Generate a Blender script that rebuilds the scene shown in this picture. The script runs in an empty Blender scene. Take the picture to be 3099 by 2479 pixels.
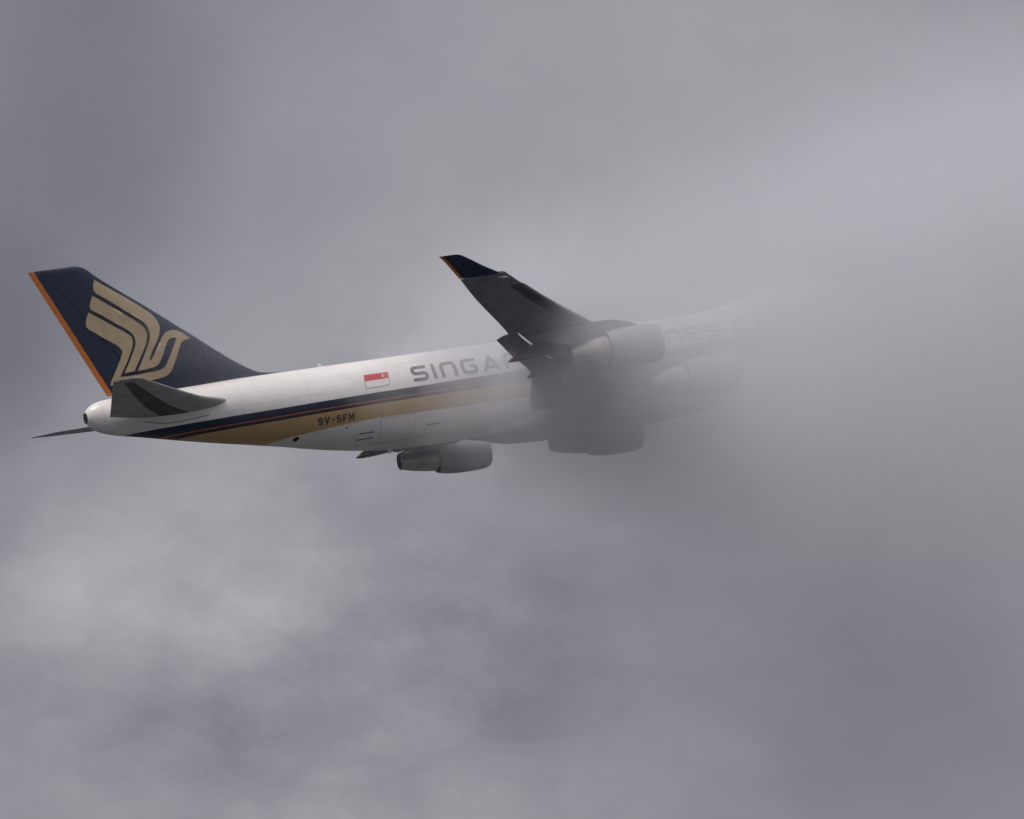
import bpy, bmesh, math
import numpy as np
from mathutils import Vector, Matrix

sc = bpy.context.scene
col = sc.collection
R = math.radians

# ------------------------------------------------------------------ camera
PW, PH = 3099.0, 2479.0            # photograph size, used only to set lens and aim
DIST, PXM = 1500.0, 41.0           # metres to the aircraft, photograph pixels per metre there
ELEV = R(11.5)
CAM = Vector((0, 0, 1.7))
cam_f = Vector((0, math.cos(ELEV), math.sin(ELEV)))
cam_r = Vector((1, 0, 0))
cam_u = Vector((0, -math.sin(ELEV), math.cos(ELEV)))
cd = bpy.data.cameras.new('camera')
cam = bpy.data.objects.new('camera', cd)
col.objects.link(cam)
cam.matrix_world = Matrix(((cam_r.x, cam_u.x, -cam_f.x, CAM.x), (cam_r.y, cam_u.y, -cam_f.y, CAM.y),
                           (cam_r.z, cam_u.z, -cam_f.z, CAM.z), (0, 0, 0, 1)))
cd.sensor_width = 36
cd.lens = 36 * DIST * PXM / PW
cd.clip_start = 1
cd.clip_end = 60000
sc.camera = cam

# ------------------------------------------------------------------ light and exposure
SUN_EL, SUN_AZ = R(62), R(238)     # azimuth clockwise from +Y
sun_dir = Vector((math.cos(SUN_EL) * math.sin(SUN_AZ), math.cos(SUN_EL) * math.cos(SUN_AZ), math.sin(SUN_EL)))
sd = bpy.data.lights.new('sun', 'SUN')
sd.energy = 1.7
sd.angle = R(18)
sd.color = (1.0, 0.91, 0.80)
sun = bpy.data.objects.new('sun', sd)
col.objects.link(sun)
sun.rotation_euler = sun_dir.to_track_quat('Z', 'Y').to_euler()

sc.view_settings.view_transform = 'Standard'
sc.view_settings.look = 'None'
sc.view_settings.gamma = 1
sc.view_settings.exposure = 0.0
sc.view_settings.use_curve_mapping = False
sc.cycles.use_denoising = True
sc.cycles.volume_bounces = 6
sc.cycles.max_bounces = 10
sc.cycles.volume_step_rate = 0.5
sc.cycles.volume_max_steps = 256
sc.cycles.use_adaptive_sampling = True
sc.cycles.adaptive_threshold = 0.04


class NT:
    """small helper around a node tree"""
    def __init__(s, tree):
        s.t = tree
        tree.nodes.clear()

    def n(s, kind, **kw):
        nd = s.t.nodes.new(kind)
        for k, v in kw.items():
            setattr(nd, k, v)
        return nd

    def put(s, sock, v):
        if isinstance(v, bpy.types.NodeSocket):
            s.t.links.new(v, sock)
        else:
            sock.default_value = v

    def math(s, op, a, b=0.0, c=0.0, clamp=False):
        nd = s.n('ShaderNodeMath', operation=op, use_clamp=clamp)
        for i, v in enumerate((a, b, c)):
            s.put(nd.inputs[i], v)
        return nd.outputs[0]

    def ramp(s, v, a, b, lo=0.0, hi=1.0, kind='SMOOTHSTEP'):
        nd = s.n('ShaderNodeMapRange', interpolation_type=kind)
        for i, q in enumerate((v, a, b, lo, hi)):
            s.put(nd.inputs[i], q)
        return nd.outputs[0]

    def mix(s, f, a, b, blend='MIX'):
        nd = s.n('ShaderNodeMix', data_type='RGBA', blend_type=blend)
        s.put(nd.inputs[0], f)
        s.put(nd.inputs[6], a)
        s.put(nd.inputs[7], b)
        return nd.outputs[2]

    def dot(s, v, w):
        nd = s.n('ShaderNodeVectorMath', operation='DOT_PRODUCT')
        s.put(nd.inputs[0], v)
        nd.inputs[1].default_value = w
        return nd.outputs['Value']

    def comb(s, x, y, z):
        nd = s.n('ShaderNodeCombineXYZ')
        for i, v in enumerate((x, y, z)):
            s.put(nd.inputs[i], v)
        return nd.outputs[0]

    def noise(s, vec, scale, detail=4.0, rough=0.5, dist=0.0):
        nd = s.n('ShaderNodeTexNoise')
        s.put(nd.inputs['Vector'], vec)
        nd.inputs['Scale'].default_value = scale
        nd.inputs['Detail'].default_value = detail
        nd.inputs['Roughness'].default_value = rough
        nd.inputs['Distortion'].default_value = dist
        return nd.outputs['Fac']


# ------------------------------------------------------------------ sky
world = bpy.data.worlds.new('World')
sc.world = world
world.use_nodes = True
world.cycles.sampling_method = 'MANUAL'
world.cycles.sample_map_resolution = 256
w = NT(world.node_tree)
sky = w.n('ShaderNodeTexSky', sky_type='NISHITA', sun_disc=False)
sky.sun_elevation = SUN_EL
sky.sun_rotation = SUN_AZ
sky.air_density = 1.5
sky.dust_density = 4.0
dirv = w.n('ShaderNodeTexCoord').outputs['Generated']
u = w.math('MULTIPLY', w.dot(dirv, cam_r), DIST * PXM / PW)      # direction east of the aircraft, frame widths
v = w.math('MULTIPLY', w.dot(dirv, cam_u), DIST * PXM / PW)
p0 = w.comb(u, v, 0.37)
wn_ = w.n('ShaderNodeTexNoise')
w.put(wn_.inputs['Vector'], p0)
wn_.inputs['Scale'].default_value = 2.4
wn_.inputs['Detail'].default_value = 2.0
pw_ = w.n('ShaderNodeVectorMath', operation='MULTIPLY_ADD')
w.put(pw_.inputs[0], wn_.outputs['Color'])
pw_.inputs[1].default_value = (0.24, 0.24, 0.0)
w.put(pw_.inputs[2], w.comb(w.math('SUBTRACT', u, 0.12), w.math('SUBTRACT', v, 0.12), 0.0))


def lobe(acc, cx, cy, rx, ry, rot, amp):
    mp = w.n('ShaderNodeMapping', vector_type='TEXTURE')
    w.put(mp.inputs[0], pw_.outputs[0])
    mp.inputs[1].default_value = (cx, cy, 0)
    mp.inputs[2].default_value = (0, 0, rot)
    mp.inputs[3].default_value = (rx, ry, 1)
    q = w.n('ShaderNodeVectorMath', operation='DOT_PRODUCT')
    w.put(q.inputs[0], mp.outputs[0])
    w.put(q.inputs[1], mp.outputs[0])
    return w.math('MULTIPLY_ADD', w.math('POWER', 0.36788, q.outputs['Value']), amp, acc)


# soft cloud masses: (u, v) in frame widths from the picture's aim point
LOBES = [(-0.46, 0.32, 0.15, 0.60, -0.35, -0.37), (-0.20, 0.42, 0.14, 0.12, 0.5, -0.12),
         (0.08, 0.20, 0.34, 0.28, 0.3, 0.12), (-0.52, 0.03, 0.06, 0.14, 0.0, -0.10),
         (-0.33, -0.14, 0.18, 0.10, 0.2, 0.16), (-0.46, -0.20, 0.10, 0.10, 0.0, 0.18),
         (-0.26, -0.24, 0.16, 0.06, 0.35, 0.14), (-0.13, -0.14, 0.05, 0.10, 0.5, -0.08),
         (-0.24, -0.31, 0.13, 0.04, 0.35, -0.16), (-0.47, -0.29, 0.08, 0.05, 0.0, -0.10),
         (-0.04, -0.36, 0.12, 0.06, 0.3, 0.20), (-0.22, -0.37, 0.06, 0.03, 0.3, 0.05),
         (0.02, -0.22, 0.14, 0.10, 0.8, -0.12), (0.42, -0.28, 0.20, 0.25, 0.5, -0.22),
         (0.20, -0.20, 0.25, 0.2, 0.3, -0.12), (0.45, 0.35, 0.25, 0.2, 0.0, 0.03)]
tot = 0.0
for L in LOBES:
    tot = lobe(tot, *L)
big = w.math('SUBTRACT', w.noise(p0, 3.2, 3.0, 0.55), 0.5)
tot = w.math('ADD', tot, w.math('MULTIPLY', big, 0.26))
puff = w.math('SUBTRACT', w.noise(w.comb(u, w.math('MULTIPLY', v, 1.5), 3.3), 8.0, 5.0, 0.62), 0.5)
tot = w.math('MULTIPLY_ADD', puff, w.math('ADD', 0.10, lobe(0.0, -0.25, -0.25, 0.34, 0.22, 0.0, 0.85)), tot)
level = w.math('ADD', 1.0, tot)
elev = w.dot(dirv, (0, 0, 1))
# hazy overcast dome, brighter overhead and towards the veiled sun
dome = w.math('MULTIPLY', w.math('ADD', 1.0, w.math('MULTIPLY', w.math('MAXIMUM', elev, 0.0), 1.1)), 1 / 1.22)
glow = w.math('MULTIPLY_ADD', w.dot(dirv, sun_dir), 0.8, 1.0)
dome = w.math('MULTIPLY', dome, w.math('DIVIDE', glow, 1.0 + 0.8 * cam_f.dot(sun_dir)))
level = w.math('MULTIPLY', level, dome)
hue = w.ramp(tot, -0.45, 0.45)
ccol = w.mix(hue, (0.291, 0.294, 0.344, 1), (0.330, 0.322, 0.344, 1))
lit = w.n('ShaderNodeVectorMath', operation='SCALE')
w.put(lit.inputs[0], ccol)
w.put(lit.inputs['Scale'], w.math('MULTIPLY', level, 9.4))
colr = w.mix(0.96, sky.outputs[0], lit.outputs[0])
bg = w.n('ShaderNodeBackground')
w.put(bg.inputs[0], colr)
bg.inputs[1].default_value = 0.1
wo = w.n('ShaderNodeOutputWorld')
w.t.links.new(bg.outputs[0], wo.inputs[0])


# ------------------------------------------------------------------ materials
def mat(name, base, rough=0.4, metal=0.0, var=0.05, spec=0.5, coat=0.0):
    """painted or bare metal with faint uneven wear"""
    m = bpy.data.materials.new(name)
    m.use_nodes = True
    k = NT(m.node_tree)
    tc = k.n('ShaderNodeTexCoord').outputs['Object']
    nz = k.noise(tc, 0.9, 5.0, 0.6)
    b = tuple(base) + (1,)
    d = tuple(c * (1 - 2.2 * var) for c in base) + (1,)
    c = k.mix(k.ramp(nz, 0.35, 0.7), b, d)
    pr = k.n('ShaderNodeBsdfPrincipled')
    k.put(pr.inputs['Base Color'], c)
    k.put(pr.inputs['Roughness'], k.ramp(nz, 0.3, 0.7, rough * 0.85, min(1, rough * 1.2)))
    pr.inputs['Metallic'].default_value = metal
    pr.inputs['Specular IOR Level'].default_value = spec
    pr.inputs['Coat Weight'].default_value = coat
    o = k.n('ShaderNodeOutputMaterial')
    k.t.links.new(pr.outputs[0], o.inputs[0])
    return m


NAVY = (0.009, 0.018, 0.044)
GOLD = (0.46, 0.315, 0.145)
ORANGE = (0.52, 0.145, 0.02)
WHITE = (0.78, 0.76, 0.73)
M = {
    'navy': mat('navy_paint', NAVY, 0.30, var=0.08),
    'gold': mat('gold_paint', GOLD, 0.42, var=0.06),
    'emblem': mat('emblem_gold', (0.43, 0.335, 0.21), 0.42, var=0.06),
    'orange': mat('orange_paint', ORANGE, 0.4),
    'white': mat('white_paint', WHITE, 0.38),
    'grey': mat('grey_wing_paint', (0.17, 0.188, 0.215), 0.45, var=0.10),
    'panel_and_shade': mat('dark_grey_panel_and_shade', (0.04, 0.045, 0.055), 0.5, var=0.08),  # tailplane's painted panel; on the wings, painted shade of the flap bays
    'tail_grey': mat('tail_grey_paint', (0.36, 0.355, 0.35), 0.45, var=0.08),
    'flap': mat('flap_grey', (0.12, 0.13, 0.15), 0.45, var=0.1),
    'cowl': mat('cowl_paint', (0.38, 0.385, 0.40), 0.42, var=0.06),
    'steel': mat('bare_steel', (0.55, 0.51, 0.46), 0.38, metal=0.85, var=0.12),
    'lip': mat('polished_lip', (0.62, 0.62, 0.63), 0.22, metal=1.0),
    'dark': mat('dark_opening', (0.012, 0.012, 0.014), 0.7),
    'blade': mat('fan_blade', (0.08, 0.08, 0.085), 0.4, metal=0.6),
    'letter': mat('slate_lettering', (0.055, 0.06, 0.085), 0.4),
    'red': mat('red_paint', (0.55, 0.035, 0.05), 0.4),
    'redtip': mat('red_fairing_tip', (0.13, 0.028, 0.022), 0.45),
    'glass': mat('cockpit_glass', (0.01, 0.012, 0.015), 0.08),
    'seam': mat('panel_seam', (0.20, 0.20, 0.205), 0.5),
}


def fuselage_material():
    """white hull with navy, orange and gold bands along the side, streaked a little"""
    m = bpy.data.materials.new('fuselage_livery')
    m.use_nodes = True
    k = NT(m.node_tree)
    tc = k.n('ShaderNodeTexCoord').outputs['Object']
    sp = k.n('ShaderNodeSeparateXYZ')
    k.put(sp.inputs[0], tc)
    X, Z = sp.outputs[0], sp.outputs[2]
    zz = k.math('SUBTRACT', Z, k.math('MULTIPLY', k.math('MAXIMUM', k.math('ADD', X, 12.5), 0.0), 0.0135))
    aft = k.math('MULTIPLY', k.math('MAXIMUM', k.math('SUBTRACT', -6.05, X), 0.0), 0.055)
    gb = k.math('SUBTRACT', -1.36, aft)
    e = 0.012

    def below(v, edge):
        d = k.math('SUBTRACT', v, edge)
        return k.ramp(d, e, -e, 0.0, 1.0, 'LINEAR')
    wn = k.noise(k.comb(k.math('MULTIPLY', X, 0.35), sp.outputs[1], k.math('MULTIPLY', Z, 1.4)), 1.1, 6.0, 0.6)
    white = k.mix(k.ramp(wn, 0.4, 0.75), WHITE + (1,), (0.68, 0.66, 0.64, 1))
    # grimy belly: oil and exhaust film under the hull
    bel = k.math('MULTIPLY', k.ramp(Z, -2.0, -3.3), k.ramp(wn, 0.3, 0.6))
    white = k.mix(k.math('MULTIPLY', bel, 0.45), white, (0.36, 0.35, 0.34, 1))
    c = k.mix(below(zz, 0.385), white, NAVY + (1,))
    c = k.mix(below(zz, -0.155), c, (0.46, 0.13, 0.035, 1))
    c = k.mix(below(zz, -0.235), c, NAVY + (1,))
    c = k.mix(below(zz, -0.45), c, GOLD + (1,))
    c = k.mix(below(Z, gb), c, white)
    # skin joints: fine dark lines round the hull, slightly stained
    fx = k.math('PINGPONG', X, 2.54)
    seam = k.ramp(fx, 0.0, 0.035)
    c = k.mix(k.math('MULTIPLY', k.math('SUBTRACT', 1.0, seam), 0.28), c, (0.12, 0.12, 0.12, 1))
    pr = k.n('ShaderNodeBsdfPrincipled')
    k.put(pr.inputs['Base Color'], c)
    k.put(pr.inputs['Roughness'], k.ramp(wn, 0.3, 0.7, 0.28, 0.42))
    bp = k.n('ShaderNodeBump')
    bp.inputs['Strength'].default_value = 0.35
    bp.inputs['Distance'].default_value = 0.01
    k.put(bp.inputs['Height'], seam)
    k.put(pr.inputs['Normal'], bp.outputs[0])
    o = k.n('ShaderNodeOutputMaterial')
    k.t.links.new(pr.outputs[0], o.inputs[0])
    return m


M['hull'] = fuselage_material()

# ------------------------------------------------------------------ ground far below
gm = bpy.data.materials.new('ground_cover')
gm.use_nodes = True
k = NT(gm.node_tree)
tc = k.n('ShaderNodeTexCoord').outputs['Object']
g = k.mix(k.ramp(k.noise(tc, 0.004, 8.0, 0.6), 0.4, 0.6), (0.04, 0.046, 0.046, 1), (0.075, 0.076, 0.082, 1))
pr = k.n('ShaderNodeBsdfPrincipled')
k.put(pr.inputs['Base Color'], g)
pr.inputs['Roughness'].default_value = 0.95
o = k.n('ShaderNodeOutputMaterial')
k.t.links.new(pr.outputs[0], o.inputs[0])
gme = bpy.data.meshes.new('ground')
S = 25000
gme.from_pydata([(-S, -S, 0), (S, -S, 0), (S, S, 0), (-S, S, 0)], [], [(0, 1, 2, 3)])
gme.materials.append(gm)
ground = bpy.data.objects.new('ground', gme)
col.objects.link(ground)
ground['kind'] = 'structure'
ground['label'] = 'flat green and brown ground far below the aircraft'
ground['category'] = 'ground'

# ------------------------------------------------------------------ aircraft frame
# body coordinates: x metres aft of the nose, y to the right wing, z up from the hull axis
X0 = 41.45
PSI, PITCH = R(17.7), R(11.3)
fwd = Vector((math.cos(PITCH) * math.cos(PSI), math.cos(PITCH) * math.sin(PSI), math.sin(PITCH)))
rgt = Vector((math.sin(PSI), -math.cos(PSI), 0))
upv = rgt.cross(fwd)
ANCHOR = CAM + DIST * (cam_f + cam_r * ((1300 - PW / 2) / (DIST * PXM)) - cam_u * ((1205 - PH / 2) / (DIST * PXM)))
plane = bpy.data.objects.new('airplane', None)
col.objects.link(plane)
plane.empty_display_size = 5
plane.matrix_world = Matrix(((fwd.x, -rgt.x, upv.x, ANCHOR.x), (fwd.y, -rgt.y, upv.y, ANCHOR.y),
                             (fwd.z, -rgt.z, upv.z, ANCHOR.z), (0, 0, 0, 1)))
plane['label'] = 'white four engined cargo airliner with navy tail and gold bird flying into cloud'
plane['category'] = 'airplane'


def B(p):
    return (X0 - p[0], -p[1], p[2])


def mesh_obj(name, verts, faces, mats, parent, smooth=True, midx=None, sharp=None, label=None):
    me = bpy.data.meshes.new(name)
    me.from_pydata([B(p) for p in verts], [], faces)
    for m_ in (mats if isinstance(mats, (list, tuple)) else [mats]):
        me.materials.append(m_)
    if midx:
        me.polygons.foreach_set('material_index', midx)
    bm = bmesh.new()
    bm.from_mesh(me)
    bmesh.ops.remove_doubles(bm, verts=bm.verts, dist=1e-5)
    bmesh.ops.recalc_face_normals(bm, faces=bm.faces)
    for f in bm.faces:
        f.smooth = smooth
    if smooth and sharp:
        for e_ in bm.edges:
            if len(e_.link_faces) == 2 and e_.calc_face_angle(0) > sharp:
                e_.smooth = False
    bm.to_mesh(me)
    bm.free()
    ob = bpy.data.objects.new(name, me)
    col.objects.link(ob)
    ob.parent = parent
    if label:
        ob['label'] = label
    return ob


def loft(rings, cap0=True, cap1=True):
    """rings of equal length -> verts, faces"""
    n = len(rings[0])
    V = [p for r in rings for p in r]
    F = []
    for i in range(len(rings) - 1):
        for j in range(n):
            a, b = i * n + j, i * n + (j + 1) % n
            F.append((a, b, b + n, a + n))
    if cap0:
        F.append(tuple(range(n)))
    if cap1:
        F.append(tuple(range((len(rings) - 1) * n, len(rings) * n)))
    return V, F


def pchip(xs, ys):
    xs = np.array(xs, float)
    ys = np.array(ys, float)
    h = np.diff(xs)
    d = np.diff(ys) / h
    m = np.zeros_like(xs)
    m[0], m[-1] = d[0], d[-1]
    for i in range(1, len(xs) - 1):
        if d[i - 1] * d[i] > 0:
            a, b = 2 * h[i] + h[i - 1], h[i] + 2 * h[i - 1]
            m[i] = (a + b) / (a / d[i - 1] + b / d[i])

    def f(x):
        i = int(min(max(np.searchsorted(xs, x) - 1, 0), len(xs) - 2))
        t = min(max((x - xs[i]) / h[i], 0.), 1.)
        return float((2*t**3-3*t*t+1)*ys[i] + (t**3-2*t*t+t)*h[i]*m[i] + (-2*t**3+3*t*t)*ys[i+1] + (t**3-t*t)*h[i]*m[i+1])
    return f


# ------------------------------------------------------------------ fuselage
FX = [0, .3, 1, 2, 3.5, 5.5, 8, 11, 14, 16.5, 19, 22, 46, 50, 55, 60, 64, 66, 67, 67.6, 67.95, 68.12]
FT = [-.87, -.2, .75, 1.75, 2.95, 4.0, 4.5, 4.6, 4.45, 4.0, 3.55, 3.42, 3.42, 3.42, 3.42, 3.32, 3.28, 3.25, 3.15, 2.9, 2.6, 2.3]
FBX = [0, .3, 1, 2, 3.5, 5.5, 8, 12, 40, 44.2, 46.1, 48, 50.8, 53.2, 59.74, 64.62, 66, 67, 67.6, 67.95, 68.12]
FB = [-.93, -1.5, -2.15, -2.6, -2.95, -3.2, -3.35, -3.42, -3.42, -3.40, -3.27, -3.05, -2.57, -2.06, -.8, .25, .53, .85, 1.2, 1.55, 1.85]
FWX = [0, .3, 1, 2, 3.5, 5.5, 8, 11, 46, 50, 55, 60, 64, 66, 67, 67.6, 67.95, 68.12]
FW = [.02, .62, 1.2, 1.75, 2.3, 2.75, 3.08, 3.25, 3.25, 3.1, 2.65, 2.0, 1.45, 1.17, .95, .72, .48, .25]
f_top, f_bot, f_wid = pchip(FX, FT), pchip(FBX, FB), pchip(FWX, FW)


def hull_parts(x):
    """(centre z, half height, half width) of the main lobe and of the upper-deck lobe"""
    t, b, wd = f_top(x), f_bot(x), f_wid(x)
    tm = t
    lobe_ = None
    if 2.0 < x < 26 and t > 3.42 - 2.6 * max(0, (6 - x)) / 6:
        tm = min(t, 3.42 - 1.9 * max(0, (6 - x)) / 6)
        if t - tm > 0.01:
            lobe_ = (t - 2.35, 2.35, min(2.35, wd * 0.86))
    return ((tm + b) / 2, (tm - b) / 2, wd), lobe_


def hull_y(x, z):
    best = 0.0
    for pt in hull_parts(x):
        if pt:
            q = 1 - ((z - pt[0]) / pt[1]) ** 2
            if q > 0:
                best = max(best, pt[2] * math.sqrt(q))
    return best


def hull_ring(x, n=72):
    main, lb = hull_parts(x)
    zc = main[0]
    ring = []
    for j in range(n):
        a = 2 * math.pi * j / n
        dy, dz = math.sin(a), math.cos(a)
        r = 1 / math.sqrt((dy / main[2]) ** 2 + (dz / main[1]) ** 2)
        if lb:
            c0, h, ww = lb
            A = (dy / ww) ** 2 + (dz / h) ** 2
            Bq = 2 * dz * (zc - c0) / h ** 2
            C = ((zc - c0) / h) ** 2 - 1
            D = Bq * Bq - 4 * A * C
            if D > 0:
                r = max(r, (-Bq + math.sqrt(D)) / (2 * A))
        ring.append((x, r * dy, zc + r * dz))
    return ring


xs = [0.0, .05, .15, .3, .5, .75, 1, 1.4, 1.8, 2.3, 2.9, 3.6, 4.4, 5.2] + list(np.arange(6, 66.01, 0.5)) + \
     [66.3, 66.6, 66.9, 67.2, 67.45, 67.65, 67.8, 67.92, 68.0]
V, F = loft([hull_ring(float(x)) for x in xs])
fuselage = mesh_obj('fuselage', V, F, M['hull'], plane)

# auxiliary exhaust in the tail end
ring = lambda x, r, zc, n=24, yc=0.0: [(x, yc + r * math.sin(2*math.pi*i/n), zc + r * math.cos(2*math.pi*i/n)) for i in range(n)]
V, F = loft([ring(67.80, .30, 2.06), ring(68.02, .41, 2.07), ring(68.06, .40, 2.08), ring(68.07, .36, 2.08), ring(68.03, .33, 2.08)], False, True)
mesh_obj('exhaust_outlet', V, F, M['dark'], fuselage, sharp=R(40))


# ------------------------------------------------------------------ flat marks that follow a curved skin
def patch(name, polys, surf, mt, parent, step=0.25, off=0.012, label=None):
    bm = bmesh.new()
    for i, pl in enumerate(polys):
        vs = [bm.verts.new((x, 0.0005 * 0 + i * 0.003, z)) for x, z in pl]
        bm.faces.new(vs)
    bm.normal_update()
    bmesh.ops.triangulate(bm, faces=bm.faces, ngon_method='EAR_CLIP')
    xsv = [v.co.x for v in bm.verts]
    zsv = [v.co.z for v in bm.verts]
    for ax, lo, hi in ((0, min(xsv), max(xsv)), (2, min(zsv), max(zsv))):
        c = math.floor(lo / step) * step + step
        while c < hi:
            co = Vector((0, 0, 0))
            no = Vector((0, 0, 0))
            co[ax] = c
            no[ax] = 1
            bmesh.ops.bisect_plane(bm, geom=bm.verts[:] + bm.edges[:] + bm.faces[:], plane_co=co, plane_no=no, dist=1e-5)
            c += step
    me = bpy.data.meshes.new(name)
    for v in bm.verts:
        x, lay, z = v.co
        v.co = B((x, surf(x, z) + off + lay, z))
    bmesh.ops.triangulate(bm, faces=bm.faces)
    bmesh.ops.recalc_face_normals(bm, faces=bm.faces)
    # face outwards (right side of the aircraft is -Y here)
    if sum(f.normal.y * f.calc_area() for f in bm.faces) > 0:
        bmesh.ops.reverse_faces(bm, faces=bm.faces)
    for f in bm.faces:
        f.smooth = True
    bm.to_mesh(me)
    bm.free()
    me.materials.append(mt)
    ob = bpy.data.objects.new(name, me)
    col.objects.link(ob)
    ob.parent = parent
    if label:
        ob['label'] = label
    return ob


def rounded(pts, r, closed=False, n=6):
    out = []
    m = len(pts)
    for i, p in enumerate(pts):
        if not closed and i in (0, m - 1):
            out.append(p)
            continue
        a, b = pts[i - 1], pts[(i + 1) % m]
        p_, a_, b_ = Vector(p), Vector(a), Vector(b)
        da, db = (a_ - p_), (b_ - p_)
        rr = min(r, da.length * 0.49, db.length * 0.49)
        s_, e_ = p_ + da.normalized() * rr, p_ + db.normalized() * rr
        for q in range(n + 1):
            t = q / n
            out.append(tuple(s_ * (1 - t) ** 2 + p_ * 2 * t * (1 - t) + e_ * t * t))
    return out


def stroke(pts, half):
    """outline polygon of an open pen stroke with mitred joins"""
    P = [Vector(p) for p in pts]
    Lf, Rt = [], []
    for i, p in enumerate(P):
        d0 = (p - P[i - 1]).normalized() if i else None
        d1 = (P[i + 1] - p).normalized() if i < len(P) - 1 else None
        d0, d1 = d0 or d1, d1 or d0
        n0, n1 = Vector((-d0.y, d0.x)), Vector((-d1.y, d1.x))
        n_ = (n0 + n1).normalized()
        n_ *= half / max(0.35, n_.dot(n0))
        Lf.append(tuple(p + n_))
        Rt.append(tuple(p - n_))
    return Lf + Rt[::-1]


h_ = 0.105
GL = {
    'S': (1.0, [([(.97, 1-h_), (h_, 1-h_), (h_, .5), (1-h_, .5), (1-h_, h_), (.03, h_)], .2)]),
    'I': (2*h_, [([(h_, 1), (h_, 0)], 0)]),
    'n': (1.0, [([(h_, 0), (h_, 1-h_), (1-h_, 1-h_), (1-h_, 0)], .22)]),
    'G': (1.0, [([(.97, 1-h_), (h_, 1-h_), (h_, h_), (1-h_, h_), (1-h_, .5), (.52, .5)], .24)]),
    'A': (1.1, [([(.09, 0), (.55, 1-h_*.8), (1.01, 0)], 0), ([(.27, .26), (.83, .26)], 0)]),
    'P': (.92, [([(h_, 0), (h_, 1-h_), (.92-h_, 1-h_), (.92-h_, .40), (h_*2, .40)], .2)]),
    'O': (1.08, [([(.54, 1-h_), (h_, 1-h_), (h_, h_), (1.08-h_, h_), (1.08-h_, 1-h_), (.541, 1-h_)], .28)]),
    'R': (.96, [([(h_, 0), (h_, 1-h_), (.92-h_, 1-h_), (.92-h_, .42), (h_*2, .42)], .2), ([(.48, .36), (.86, 0)], 0)]),
    'E': (.85, [([(.85, 1-h_), (h_, 1-h_), (h_, h_), (.85, h_)], 0), ([(2*h_, .5), (.78, .5)], 0)]),
    'L': (.78, [([(h_, 1), (h_, h_), (.78, h_)], 0)]),
    'C': (.98, [([(.96, 1-h_), (h_, 1-h_), (h_, h_), (.96, h_)], .26)]),
    '9': (.62, [([(.62-h_, .45), (h_, .45), (h_, 1-h_), (.62-h_, 1-h_), (.62-h_, h_), (.08, h_)], .12)]),
    'V': (.74, [([(.09, 1), (.37, .1), (.65, 1)], 0)]),
    '-': (.55, [([(.08, .48), (.47, .48)], 0)]),
    's': (.64, [([(.6, 1-h_), (h_, 1-h_), (h_, .5), (.64-h_, .5), (.64-h_, h_), (.04, h_)], .12)]),
    'F': (.58, [([(h_, 0), (h_, 1-h_), (.58, 1-h_)], 0), ([(2*h_, .5), (.5, .5)], 0)]),
    'M': (.78, [([(h_, 0), (h_, .93), (.39, .35), (.78-h_, .93), (.78-h_, 0)], 0)]),
}


def write(text, x_start, z0, slope, height, sx, gap, space, parent, mt, name='letter', x_ref=None):
    """letters on the right side: text runs forward (towards smaller x)"""
    x = x_start
    for ch in text:
        if ch == ' ':
            x -= space
            continue
        wd, strokes = GL[ch]
        polys = []
        for pts, r in strokes:
            q = rounded(pts, r) if r else pts
            polys.append([(x - a * sx, z0 + slope * (x_start - (x - a * sx)) + b * height) for a, b in stroke(q, h_)])
        patch(name, polys, hull_y, mt, parent, step=0.2)
        x -= wd * sx + gap
    return x


write('SInGAPORE AIRLInES CARGO', 43.5, 0.88, 0.004, 1.24, 1.27, 0.36, 0.62, fuselage, M['letter'])
write('9V-sFM', 51.25, -1.24, 0.0, 0.50, 0.58, 0.10, 0.2, fuselage, M['letter'])

# painted flag
fl = patch('flag', [[(47.2, 1.45), (47.15, 1.98), (45.22, 1.98), (45.3, 1.48)]], hull_y, M['red'], fuselage, label='red upper half of a painted flag')
cres = []
for i in range(13):
    a = R(-120 + 240 * i / 12)
    cres.append((45.60 + .17 * math.cos(a), 1.73 + .17 * math.sin(a)))
for i in range(13):
    a = R(105 - 210 * i / 12)
    cres.append((45.67 - 0.12 + .15 * math.cos(a) , 1.73 + .15 * math.sin(a)))
patch('crescent', [cres], hull_y, M['white'], fuselage, step=.15, off=.016)
for i in range(5):
    a = R(90 + 72 * i)
    cx, cz = 45.47 + .07 * math.cos(a), 1.73 + .09 * math.sin(a)
    st = []
    for q in range(10):
        rr = .03 if q % 2 == 0 else .013
        b = R(90 + 36 * q)
        st.append((cx + rr * math.cos(b), cz + rr * math.sin(b)))
    patch('star', [st], hull_y, M['white'], fuselage, step=.3, off=.02)
patch('flag_field', [[(47.25, .88), (47.21, 1.445), (45.305, 1.475), (45.42, .95)]], hull_y, M['white'], fuselage, label='white lower half of a painted flag')
patch('flag_border', [stroke([(47.22, 1.44), (47.27, .87), (45.41, .94), (45.30, 1.47)], .018)], hull_y, M['seam'], fuselage, off=.017)


def oval(cx, cz, rx, rz, n=20):
    return [(cx + rx * math.cos(2*math.pi*i/n), cz + rz * math.sin(2*math.pi*i/n)) for i in range(n)]


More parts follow.
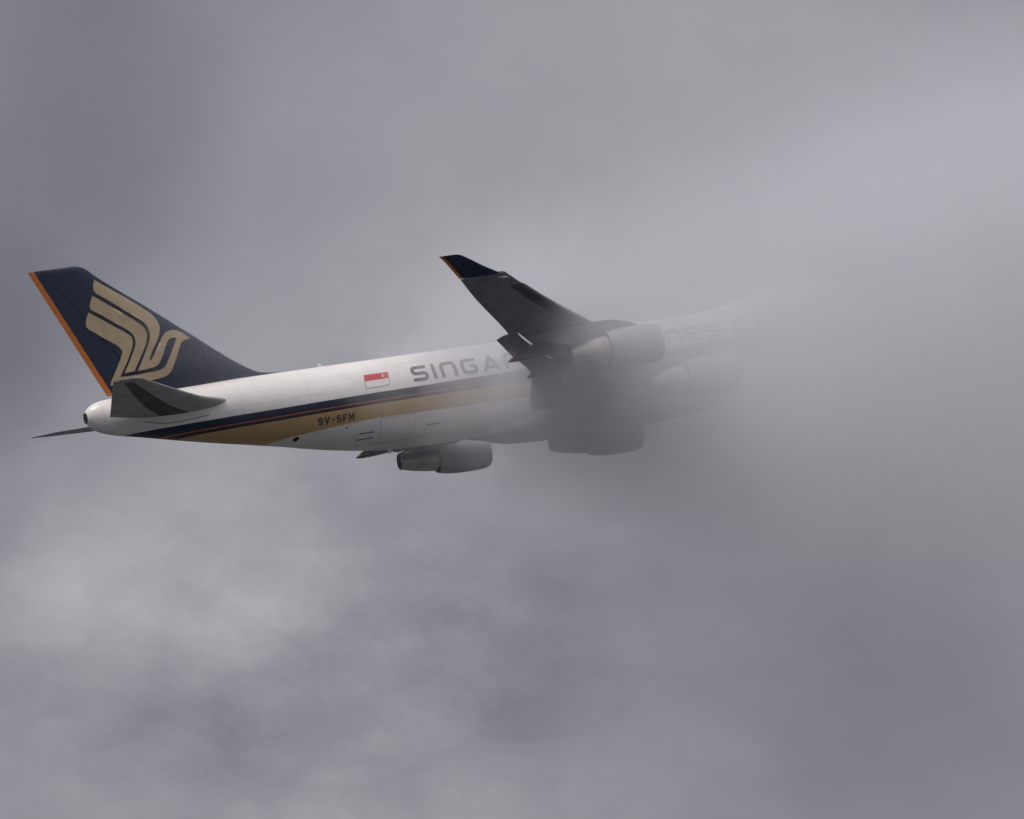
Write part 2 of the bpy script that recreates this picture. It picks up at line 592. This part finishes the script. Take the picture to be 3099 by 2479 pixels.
patch('outflow_valve', [oval(52.75, -1.84, .22, .13)], hull_y, M['dark'], fuselage, step=.1)
patch('service_mark', [oval(49.1, -1.69, .07, .05)], hull_y, M['dark'], fuselage, step=.1)
patch('service_panel', [[(48.1, -2.20), (47.0, -2.20), (47.0, -2.28), (48.1, -2.28)]], hull_y, M['seam'], fuselage, step=.2)
patch('service_panel', [[(48.3, -2.55), (47.0, -2.55), (47.0, -2.63), (48.3, -2.63)]], hull_y, M['seam'], fuselage, step=.1)
patch('service_panel', [[(42.9, -2.25), (41.8, -2.25), (41.8, -2.36), (42.9, -2.36)]], hull_y, M['seam'], fuselage, step=.1)


def door(name, x0, x1, z0, z1, parent):
    return patch(name, [stroke(rounded([(x0, (z0+z1)/2), (x0, z0), (x1, z0), (x1, z1), (x0, z1), (x0, (z0+z1)/2 + .001)], .15), .012)],
                 hull_y, M['seam'], parent, step=.3, off=.006)


door('cargo_door', 46.5, 43.8, -3.0, -1.45, fuselage)
door('cargo_door', 19.5, 16.8, -2.9, -1.45, fuselage)
door('crew_door', 12.0, 10.9, -1.2, .75, fuselage)
# seal plate where the tailplane trims up and down
patch('tailplane_seal', [stroke(rounded([(64.0, 1.02), (62.6, .66), (60.9, .62), (59.2, .78)], .8), .03)], hull_y, M['seam'], fuselage, step=.2)
# flight deck windows round the nose of the upper deck
for s in (1, -1):
    for (xa, xb, za, zb) in ((3.95, 4.75, 3.0, 3.42), (4.9, 5.7, 3.0, 3.5), (5.85, 6.5, 3.05, 3.45)):
        ob = patch('cockpit_window', [[(xa, za), (xb, za), (xb, zb), (xa + .12, zb)]], hull_y, M['glass'], fuselage, step=.15)
        if s < 0:
            for v in ob.data.vertices:
                v.co.y = -v.co.y

# wing to body fairing under the belly
rr = []
for x, wd, zb, zt in ((17.5, 1.6, -3.35, -2.6), (19.5, 2.6, -3.6, -2.1), (22, 3.3, -3.9, -1.8), (27, 3.45, -4.1, -1.8), (33, 3.3, -4.15, -2.1),
                      (35.4, 2.9, -4.05, -2.5), (36.8, 2.2, -3.8, -2.9), (38.0, 1.2, -3.5, -3.1)):
    r_ = []
    for j in range(28):
        a = 2 * math.pi * j / 28
        s_, c_ = math.sin(a), math.cos(a)
        e_ = 0.72
        r_.append((x, wd * math.copysign(abs(s_) ** e_, s_), (zt + zb) / 2 + (zt - zb) / 2 * math.copysign(abs(c_) ** e_, c_)))
    rr.append(r_)
V, F = loft(rr)
mesh_obj('belly_fairing', V, F, M['cowl'], fuselage)

# ------------------------------------------------------------------ fin
UPROF = [0, .004, .015, .04, .08, .14, .22, .32, .42, .52, .62, .72, .82, .91, 1.0]


def thick(uu):
    """half thickness of a symmetric section, share of chord per unit thickness ratio"""
    return 5 * (.2969 * math.sqrt(uu) - .126 * uu - .3516 * uu**2 + .2843 * uu**3 - .1036 * uu**4)


le_f = pchip([2.6, 3.30, 3.48, 3.59, 3.89, 4.58, 7.18, 9.65, 12.49, 12.95, 13.25, 13.40],
             [51.8, 51.9, 52.45, 53.76, 54.52, 55.61, 58.78, 61.76, 65.28, 65.75, 66.15, 66.7])
te_f = lambda z: 66.03 + (z - 3.43) * (4.30 / 9.98)


def fin_tc(z):
    return 0.10 if z > 5 else 0.10 * (0.55 + 0.45 * max(0, (z - 3.4)) / 1.6)


def fin_y(x, z):
    z_ = min(z, 13.2)
    a, b = le_f(z_), te_f(z_)
    uu = min(max((x - a) / (b - a), 0.0), 1.0)
    return fin_tc(z_) * (b - a) * thick(uu) * (1 if z < 13.2 else .6)


HINGE = .735
zsf = [2.6, 3.3, 3.45, 3.55, 3.7, 3.9, 4.2, 4.6, 5, 6, 7, 8, 9, 10, 11, 12, 12.5, 12.95, 13.2, 13.33, 13.40]


def fin_rings(zl, u0, u1, close_front):
    us = [q for q in UPROF if u0 < q < u1]
    us = [u0] + us + [u1]
    out = []
    for z in zl:
        a, b = le_f(z), te_f(z)
        shr = 1.0 if z < 13.2 else max(0.15, math.sqrt(max(0, 1 - ((z - 13.2) / .21) ** 2)))
        up = [(a + (b - a) * q, fin_tc(z) * (b - a) * thick(q) * shr + .004, z) for q in us]
        dn = [(a + (b - a) * q, -fin_tc(z) * (b - a) * thick(q) * shr - .004, z) for q in us[::-1]]
        out.append(up + dn)
    return out


V, F = loft(fin_rings(zsf, 0.0, HINGE, False))
fin = mesh_obj('vertical_fin', V, F, M['navy'], plane, sharp=R(50))


def rudder(zl):
    rs = fin_rings(zl, HINGE + .006, 1.0, True)
    V, F = loft(rs)
    n = len(rs[0])
    ob = mesh_obj('rudder', V, F, M['navy'], fin, sharp=R(50))
    # orange band along the trailing edge, wrapped over both faces
    band = []
    for z in zl:
        a, b = le_f(z), te_f(z)
        shr = 1.0 if z < 13.2 else max(0.15, math.sqrt(max(0, 1 - ((z - 13.2) / .21) ** 2)))
        x0 = b - .43
        t0 = fin_tc(z) * (b - a) * thick((x0 - a) / (b - a)) * shr + .012
        t1 = fin_tc(z) * (b - a) * thick(1.0) + .012
        band.append([(x0, t0, z), (b + .012, t1, z), (b + .012, -t1, z), (x0, -t0, z)])
    V, F = loft(band, True, True)
    mesh_obj('orange_edge', V, F, M['orange'], fin, smooth=False)
    return ob


zr = [3.47, 4.2, 5, 6, 7, 8, 8.6]
rudder(zr)
rudder([8.61, 9, 10, 11, 12, 12.5, 12.95, 13.2, 13.33, 13.40])

# gold bird on the fin, traced in metres on the fin's own plane
EMB1 = [(340,140),(430,195),(600,290),(800,405),(960,500),(1050,560),(1150,628),(1210,688),(1250,750),(1272,810),(1278,860),(1262,950),(1230,1040),(1180,1150),(1145,1240),(1128,1305),(1138,1318),
        (1165,1290),(1200,1220),(1235,1140),(1270,1060),(1300,985),(1345,920),(1400,885),(1460,870),(1530,878),(1590,900),(1640,935),(1690,970),(1722,990),(1680,1005),(1630,1020),(1592,1050),(1570,1085),(1558,1125),
        (1530,1220),(1500,1310),(1470,1400),(1440,1475),(1400,1520),(1340,1550),(1260,1575),(1180,1590),(1060,1605),(900,1625),(760,1645),(590,1668),(600,1600),(640,1505),(680,1400),(720,1290),(745,1205),(735,1160),(700,1120),(650,1080),(560,1030),(450,970),(350,905),(270,860),(232,820),(225,760),(240,680),(260,615),
        (350,665),(450,720),(560,785),(660,840),(760,895),(830,940),(870,975),(888,1020),(890,1070),(880,1130),(850,1230),(820,1320),(780,1410),(740,1500),(724,1548),
        (860,1532),(1000,1510),(1120,1485),(1250,1460),(1310,1440),(1350,1405),(1380,1350),(1420,1250),(1455,1160),(1490,1060),(1512,985),(1450,985),(1405,1005),(1385,1040),(1350,1130),(1320,1230),(1290,1310),(1262,1365),(1230,1395),
        (1180,1415),(1090,1437),(965,1465),(1000,1380),(1040,1280),(1075,1180),(1110,1080),(1130,1000),(1128,920),(1110,860),(1080,800),(1040,755),(980,715),(900,665),(800,605),(700,540),(600,480),(500,420),(400,365),(352,335),(330,290),(322,250),(330,190)]
EMB2 = [(310,375),(400,425),(500,485),(600,545),(700,605),(800,665),(900,725),(980,780),(1040,830),(1075,880),(1090,930),(1092,990),(1075,1080),(1045,1160),(1010,1250),(975,1340),(935,1430),(920,1465),(860,1478),(785,1492),
        (810,1420),(850,1330),(885,1230),(915,1150),(930,1080),(925,1010),(905,955),(870,915),(820,875),(750,835),(650,780),(550,720),(450,660),(350,610),(290,575),(275,530),(285,470)]
# shape units -> fin plane: two axis vectors found by measuring the fin (0.2087 photo px per unit at 41 px/m)
fx_, fz_ = fwd.dot(cam_r) * PXM, fwd.dot(cam_u) * PXM
ux_, uz_ = upv.dot(cam_r) * PXM, upv.dot(cam_u) * PXM
det = fx_ * uz_ - fz_ * ux_


def fin_plane(pt):
    px = 220 + pt[0] * .20866 - 1300 - 4
    py = -(820 + pt[1] * .20866 - 1205) - 1
    return (X0 - (px * uz_ - py * ux_) / det, (fx_ * py - fz_ * px) / det)


for e_ in (EMB1, EMB2):
    patch('bird_emblem', [[fin_plane(p) for p in e_]], fin_y, M['emblem'], fin, step=.2, off=.05)


# ------------------------------------------------------------------ tailplane
def side(pts, s):
    return [(x, y * s, z) for x, y, z in pts]


def tail_z(y):
    return 1.56 + (2.88 - 1.56) * (y - 1.5) / (11.08 - 1.5)


st_le = pchip([0.6, 1.6, 2.3, 3.0, 3.8, 5.0, 8.75, 10.4, 10.85, 11.08], [56.6, 57.2, 57.9, 59.0, 60.1, 61.3, 64.85, 66.40, 66.85, 67.4])
st_te = lambda y: 66.65 + (y - 1.5) * .25


def tail_fr(y, a, b):
    return a + (b - a) * (y - 1.5) / 9.5


for s in (1, -1):
    ys = [0.6, 1.6, 2.3, 3.0, 3.8, 5, 6.5, 8, 9.5, 10.4, 10.85, 11.0, 11.08]
    rings, n_us = [], 0
    for y in ys:
        a, b = st_le(y), st_te(y)
        hg = tail_fr(y, .70, .78)
        brk = [tail_fr(y, .34, .38), tail_fr(y, .60, .68)]
        us = [0, .005, .02, .05, .11, .2, brk[0], .5, brk[1], hg]
        n_us = len(us)
        z = tail_z(y)
        tc_ = .095 * (1 if y < 10.9 else .55)
        up = [(a + (b - a) * q, y * s, z + tc_ * (b - a) * thick(q)) for q in us]
        dn = [(a + (b - a) * q, y * s, z - tc_ * (b - a) * thick(q)) for q in us[::-1]]
        rings.append(up + dn)
    V, F = loft(rings)
    n = len(rings[0])
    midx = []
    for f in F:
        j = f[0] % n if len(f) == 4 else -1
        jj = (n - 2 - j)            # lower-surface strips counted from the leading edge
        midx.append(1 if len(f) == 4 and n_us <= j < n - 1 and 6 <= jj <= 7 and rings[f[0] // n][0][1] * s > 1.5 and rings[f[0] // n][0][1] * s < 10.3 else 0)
    tp = mesh_obj('tailplane', V, F, [M['tail_grey'], M['panel_and_shade']], plane, midx=midx, sharp=R(50))
    for y0, y1 in ((1.5, 6.1), (6.13, 10.9)):
        er = []
        for y in np.linspace(y0, y1, 6):
            a, b = st_le(y), st_te(y)
            hg = tail_fr(y, .70, .78) + .008
            us = [hg, (hg * .6 + .4), (hg * .3 + .7), 1.0]
            z = tail_z(y) - .02
            up = [(a + (b - a) * q, y * s, z + .09 * (b - a) * thick(q) + .003 + (q - hg) * .5 * min(1, (11.4 - y) / 4)) for q in us]
            dn = [(a + (b - a) * q, y * s, z - .09 * (b - a) * thick(q) - .003 + (q - hg) * .5 * min(1, (11.4 - y) / 4)) for q in us[::-1]]
            er.append(up + dn)
        V, F = loft(er)
        mesh_obj('elevator', V, F, M['tail_grey'], tp, sharp=R(50))


# ------------------------------------------------------------------ wings
def zw(y):
    s_ = y - 3.2
    return -1.9 + .12 * s_ - .0004 * s_ * s_ + .000122 * s_ ** 3


def w_le(y):
    return 36.2 + (y - 21.74) * .93 if y > 8 else 23.42 - (8 - y) * .86 - max(0, 5 - y) * .5


te_clean = pchip([2.0, 6.8, 12.2, 21.06, 28.5, 31.05], [35.2, 36.6, 37.9, 41.89, 46.70, 48.32])
gap_x = lambda y: 40.95 + (y - 20.89) * .713 if y > 12.3 else 34.83 - (12.3 - y) * .22
flap_te = pchip([3.2, 6.8, 12.2, 13.26, 17.71, 21.39], [34.95, 36.13, 37.65, 38.05, 40.80, 43.05])
flap_z = pchip([3.2, 6.8, 12.2, 13.26, 17.71, 21.39], [-2.55, -2.0, -1.3, -1.1, -.37, .40])
UW = [0, .004, .015, .04, .08, .14, .22, .32, .45, .58, .70, .82, .92, 1.0]


def wing_ring(y, xe, s, tcr):
    """section with a flatter underside, cut off at x = xe"""
    a, b = w_le(y), te_clean(y)
    c = b - a
    ue = min(1.0, (xe - a) / c)
    z = zw(y)
    inc = R(2.0)
    up, dn = [], []
    for q in UW:
        uu = q * ue
        t = thick(uu)
        dz = -(uu - .35) * c * math.sin(inc)
        up.append((a + c * uu, y * s, z + dz + tcr * c * t * 1.15 + .004))
        dn.append((a + c * uu, y * s, z + dz - tcr * c * t * .80 - .004))
    return up + dn[::-1]


def lathe(prof, yc, zc, n=40):
    rings = [[(x, yc + r * math.sin(2*math.pi*j/n), zc + r * math.cos(2*math.pi*j/n)) for j in range(n)] for x, r in prof]
    return loft(rings, False, False)


for s in (1, -1):
    ys = [1.5, 3.0, 4.5, 6.5, 8, 10, 12.3, 14, 16, 18, 20, 21.2]
    rings = [wing_ring(y, gap_x(y), s, .125 - .0025 * y) for y in ys]
    V, F = loft(rings)
    def bay_shade(F, rings, spans):  # dark underside strip behind the leading edge: flap bay shade put into colour
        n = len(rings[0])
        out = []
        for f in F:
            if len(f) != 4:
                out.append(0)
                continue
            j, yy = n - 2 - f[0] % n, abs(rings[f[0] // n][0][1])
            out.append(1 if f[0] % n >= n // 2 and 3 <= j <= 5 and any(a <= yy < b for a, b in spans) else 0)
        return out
    wing = mesh_obj('wing', V, F, [M['grey'], M['panel_and_shade']], plane, sharp=R(50), midx=bay_shade(F, rings, [(4.5, 10), (14, 20)]))
    ys = [21.22, 21.9, 24, 26, 28, 29.2, 30.6, 31.0]
    rings = [wing_ring(y, te_clean(y), s, .125 - .0022 * y) for y in ys]
    V, F = loft(rings)
    mesh_obj('outer_wing', V, F, [M['grey'], M['panel_and_shade']], wing, sharp=R(50), midx=bay_shade(F, rings, [(21.8, 29.0)]))

    # winglet: navy blade canted outwards, orange trailing edge
    stz = [(31.0, 45.15, 48.34, 3.72, .05), (31.12, 45.5, 48.5, 3.92, .075), (31.5, 46.5, 48.95, 4.35, .075), (32.05, 47.75, 49.6, 4.98, .075), (32.3, 48.35, 49.95, 5.25, .06), (32.36, 48.75, 50.05, 5.33, .02)]
    wr, orr = [], []
    for y, a, b, z, tcq in stz:
        up = [(a + (b - a) * q, (y - tcq * (b - a) * thick(q)) * s, z + .3 * tcq * (b - a) * thick(q)) for q in UW]
        dn = [(a + (b - a) * q, (y + tcq * (b - a) * thick(q)) * s, z - .3 * tcq * (b - a) * thick(q)) for q in UW[::-1]]
        wr.append(up + dn)
        t0 = tcq * (b - a) * thick(.88) + .008
        e0 = b - .24
        orr.append([(e0, (y - t0) * s, z), (b + .01, (y - .015) * s, z), (b + .01, (y + .015) * s, z), (e0, (y + t0) * s, z)])
    V, F = loft(wr)
    wl = mesh_obj('winglet', V, F, M['navy'], wing, sharp=R(50))
    V, F = loft(orr)
    mesh_obj('winglet_orange_edge', V, F, M['orange'], wing, smooth=False)

    # flaps hang behind and below the cut-off wing, with an open slot
    for y0, y1, drop, fname in ((3.3, 9.9, .10, 'inboard_flap'), (10.0, 12.2, .06, 'inboard_aileron'), (12.4, 21.35, .10, 'outboard_flap')):
        fr = []
        for y in np.linspace(y0, y1, 9):
            y = float(y)
            xa = gap_x(min(y, 21.2)) + (.15 if y > 12.3 else .10)
            xb = flap_te(y)
            c = max(xb - xa, .6)
            a_, b_ = w_le(y), te_clean(y)
            zl = zw(y) - (min(1, (xa - a_) / (b_ - a_)) - .35) * (b_ - a_) * math.sin(R(2)) - drop
            zt_ = flap_z(y)
            us = [0, .02, .08, .2, .4, .65, .85, 1.0]
            up = [(xa + c * q, y * s, zl + (zt_ - zl) * q + .10 * c * thick(q) + .05 * c * math.sin(math.pi * q)) for q in us]
            dn = [(xa + c * q, y * s, zl + (zt_ - zl) * q - .05 * c * thick(q) - .006 + .03 * c * math.sin(math.pi * q)) for q in us[::-1]]
            fr.append(up + dn)
        V, F = loft(fr)
        mesh_obj(fname, V, F, M['flap'], wing, sharp=R(50))

    # canoe fairings over the flap tracks
    for yf, xt, zt_, ln in ((18.7, 41.5, -.93, 5.0), (15.0, 39.0, -1.75, 5.4), (8.6, 36.2, -2.2, 5.0), (5.2, 35.2, -2.6, 5.0)):
        zu = zw(yf) - .35
        path = []
        for q, rw, rh in ((0, .04, .05), (.06, .20, .18), (.18, .30, .36), (.35, .34, .50), (.5, .35, .55), (.63, .34, .50), (.76, .29, .38), (.88, .19, .24), (.955, .11, .13), (1.0, .03, .035)):
            x = xt - ln * (1 - q)
            bend = max(0, q - .55) / .45
            zc = (zu - .30) * (1 - bend) + zt_ * bend
            path.append((x, rw, rh, zc))
        nn = 16
        rings = [[(x, (yf + rw * math.sin(2*math.pi*j/nn)) * s, zc + rh * math.cos(2*math.pi*j/nn)) for j in range(nn)] for x, rw, rh, zc in path]
        V, F = loft(rings)
        midx = [1 if (len(f) == 4 and f[0] // nn >= len(path) - 3 and yf > 12) else 0 for f in F]
        midx[-1] = 1 if yf > 12 else 0
        mesh_obj('flap_track_fairing', V, F, [M['flap'], M['redtip']], wing, midx=midx)

    # leading edge flaps drooped for take-off
    for y0, y1 in ((4.6, 10.4), (13.2, 16.2), (16.25, 19.6), (21.9, 24.2), (24.25, 26.6), (26.65, 29.0)):
        fr = []
        for y in (y0, (y0 + y1) / 2, y1):
            xl, z = w_le(y), zw(y) + .02
            kk = .55 + .35 * (30 - y) / 25
            prof = [(.16, .10), (-.02, .09), (-.25, .0), (-.50, -.18), (-.66, -.40), (-.70, -.52), (-.62, -.56), (-.50, -.42), (-.30, -.18), (-.10, -.05), (.10, .03)]
            fr.append([(xl + px * kk, y * s, z + pz * kk + .03) for px, pz in prof])
        V, F = loft(fr)
        mesh_obj('leading_edge_flap', V, F, M['grey'], wing, sharp=R(60))
    # static wicks and the small light at the wing end
    V, F = loft([[(44.55, 30.55 * s, 3.60), (44.55, 30.35 * s, 3.60), (44.5, 30.35 * s, 3.42), (44.5, 30.55 * s, 3.42)],
                 [(45.3, 30.7 * s, 3.66), (45.3, 30.4 * s, 3.66), (45.3, 30.4 * s, 3.46), (45.3, 30.7 * s, 3.46)]])
    mesh_obj('position_light', V, F, M['lip'], wing)

    # engines
    for yc, xi, zc in ((20.8, 30.45, -1.36), (11.7, 21.6, -2.95)):
        y_ = yc * s
        eng = bpy.data.objects.new('engine', None)
        col.objects.link(eng)
        eng.parent = plane
        V, F = lathe([(xi + .22, 1.36), (xi + .6, 1.42), (xi + 1.3, 1.46), (xi + 2.4, 1.46), (xi + 3.3, 1.40), (xi + 4.1, 1.25), (xi + 4.1, 1.20), (xi + 3.2, 1.22), (xi + 1.3, 1.20), (xi + .5, 1.15)], y_, zc)
        mesh_obj('fan_cowl', V, F, M['cowl'], eng, sharp=R(45))
        V, F = lathe([(xi + .5, 1.149), (xi + .2, 1.15), (xi + .05, 1.19), (xi, 1.245), (xi + .05, 1.30), (xi + .22, 1.361)], y_, zc)
        mesh_obj('inlet_lip', V, F, M['lip'], eng)
        V, F = lathe([(xi + 3.0, 1.02), (xi + 4.2, 1.06), (xi + 5.0, 1.00), (xi + 6.0, .84), (xi + 7.0, .62), (xi + 7.02, .57), (xi + 6.4, .56)], y_, zc)
        mesh_obj('core_cowl', V, F, M['steel'], eng, sharp=R(45))
        V, F = lathe([(xi + 5.9, .40), (xi + 6.5, .30), (xi + 6.85, .12), (xi + 6.92, .01)], y_, zc, 20)
        mesh_obj('exhaust_cone', V, F, M['steel'], eng)
        # fan: spinner with blades
        V, F = lathe([(xi + .75, .01), (xi + .95, .2), (xi + 1.25, .36), (xi + 1.5, .38)], y_, zc, 20)
        mesh_obj('spinner', V, F, M['blade'], eng)
        fv, ff = [], []
        for q in range(26):
            a = 2 * math.pi * q / 26
            ca, sa = math.cos(a), math.sin(a)
            i0 = len(fv)
            for r_, tw in ((.33, .25), (.75, .6), (1.17, .95)):
                for sg in (-1, 1):
                    ta = sg * (.12 + .02 * r_)
                    dx_ = ta * math.cos(tw)
                    dt = ta * math.sin(tw)
                    fv.append((xi + 1.35 + dx_, y_ + r_ * sa + dt * ca, zc + r_ * ca - dt * sa))
            ff += [(i0, i0 + 1, i0 + 3, i0 + 2), (i0 + 2, i0 + 3, i0 + 5, i0 + 4)]
        mesh_obj('fan_blades', fv, ff, M['blade'], eng)['kind'] = 'stuff'
        V, F = lathe([(xi + 1.62, 1.19), (xi + 1.62, .1)], y_, zc, 32)
        mesh_obj('fan_back', V, F, M['dark'], eng)
        # pylon from cowl top to wing
        pl = []
        zwl = zw(yc)
        for x, z0_, z1_, hw in ((xi + 1.4, zc + 1.35, zc + 1.50, .05), (xi + 2.4, zc + 1.2, zc + 1.9, .20), (xi + 3.8, zc + 1.0, zwl + .05, .24), (xi + 5.4, zc + .8, zwl - .02, .24), (xi + 7.0, zc + .75, zwl - .1, .2), (xi + 9.0, zwl - .75, zwl - .25, .10), (xi + 9.8, zwl - .5, zwl - .35, .03)):
            pl.append([(x, y_ - hw, z0_), (x, y_ + hw, z0_), (x, y_ + hw, z1_), (x, y_ - hw, z1_)])
        V, F = loft(pl)
        mesh_obj('pylon', V, F, M['grey'], eng, sharp=R(35))

# small aerials along the hull
for x, zsg in ((49.3, 1), (33.0, 1), (45.2, -1)):
    z0_ = f_top(x) if zsg > 0 else f_bot(x)
    V, F = loft([[(x - .25, -.02, z0_ - .05 * zsg), (x + .25, -.02, z0_ - .05 * zsg), (x + .25, .02, z0_ - .05 * zsg), (x - .25, .02, z0_ - .05 * zsg)],
                 [(x + .05, -.01, z0_ + .32 * zsg), (x + .25, -.01, z0_ + .32 * zsg), (x + .25, .01, z0_ + .32 * zsg), (x + .05, .01, z0_ + .32 * zsg)]])
    mesh_obj('aerial', V, F, M['white'], fuselage, smooth=False)

# ------------------------------------------------------------------ the cloud the aircraft is entering
CX0, CX1, CY0, CY1, CZ0, CZ1 = -32, 76, -80, 32, -24, 24
cm = bpy.data.meshes.new('cloud')
cv = [(x, y, z) for x in (CX0, CX1) for y in (CY0, CY1) for z in (CZ0, CZ1)]
cm.from_pydata(cv, [], [(0, 1, 3, 2), (4, 6, 7, 5), (0, 4, 5, 1), (2, 3, 7, 6), (0, 2, 6, 4), (1, 5, 7, 3)])
vm = bpy.data.materials.new('cloud_vapour')
vm.use_nodes = True
k = NT(vm.node_tree)
tc = k.n('ShaderNodeTexCoord').outputs['Object']
sp = k.n('ShaderNodeSeparateXYZ')
k.put(sp.inputs[0], tc)
X, Y, Z = sp.outputs
n1 = k.math('SUBTRACT', k.noise(tc, 0.12, 3.0, 0.65), 0.5)
# the bank is a blunt tongue pointing at the tail: d = metres inside its skin
yy = k.math('ADD', Y, 3.0)
yy = k.math('MAXIMUM', k.math('MULTIPLY', yy, -0.8), k.math('MULTIPLY', yy, 2.8))
ridge = k.math('POWER', k.math('MULTIPLY_ADD', yy, yy, 16.0), 0.5)
lean = k.math('ADD', k.math('MULTIPLY', k.math('MINIMUM', k.math('SUBTRACT', Z, 1.0), 0.0), 1.7), k.math('MULTIPLY', k.math('MAXIMUM', Z, 0.0), 0.35))
d = k.math('SUBTRACT', k.math('ADD', k.math('ADD', X, lean), 15.5), ridge)
# its face on the camera side slants away from the raised wing
fx_ = k.math('SUBTRACT', X, 4.0)
face = k.math('ADD', k.math('MAXIMUM', k.math('MULTIPLY', fx_, 1.2), k.math('MULTIPLY', fx_, 2.2)), k.math('ADD', Y, 16.0))
d = k.math('MINIMUM', d, face)
d = k.math('MULTIPLY_ADD', n1, 32.0, d)
dens = k.math('MULTIPLY', k.ramp(d, -4.0, 9.0), k.math('ADD', k.ramp(X, 5.0, 14.0, 0.12, 0.048), k.ramp(X, 19.0, 32.0, 0.0, 0.028)))
low = k.math('MULTIPLY', k.ramp(Z, 5.0, -2.0), k.ramp(X, 7.0, 15.0))
dens = k.math('MULTIPLY', dens, k.math('MULTIPLY_ADD', low, 0.9, 1.0))
wisp = k.n('ShaderNodeVectorMath', operation='DISTANCE')
k.put(wisp.inputs[0], tc)
wisp.inputs[1].default_value = (-13.0, -17.0, 5.0)
dens = k.math('ADD', dens, k.ramp(wisp.outputs['Value'], 12.0, 1.0, 0.0, 0.022))
# fade out before the edges of the bank
e1 = k.ramp(X, CX1, CX1 - 30)
e2 = k.math('MULTIPLY', k.ramp(Y, CY0, CY0 + 18), k.ramp(Y, CY1, CY1 - 24))
zc_ = k.math('MULTIPLY_ADD', X, -0.10, Z)
e3 = k.math('MULTIPLY', k.ramp(zc_, -23, 0), k.ramp(zc_, 15, 1))
dens = k.math('MULTIPLY', dens, k.math('MULTIPLY', e1, k.math('MULTIPLY', e2, e3)))
pv = k.n('ShaderNodeVolumePrincipled')
pv.inputs['Color'].default_value = (0.942, 0.947, 0.964, 1)
pv.inputs['Anisotropy'].default_value = 0.55
k.put(pv.inputs['Density'], dens)
o = k.n('ShaderNodeOutputMaterial')
k.t.links.new(pv.outputs[0], o.inputs['Volume'])
cm.materials.append(vm)
cloud = bpy.data.objects.new('cloud', cm)
col.objects.link(cloud)
cloud.location = ANCHOR
cloud['kind'] = 'stuff'
cloud['label'] = 'grey cloud bank swallowing the front half of the aircraft'
cloud['category'] = 'cloud'
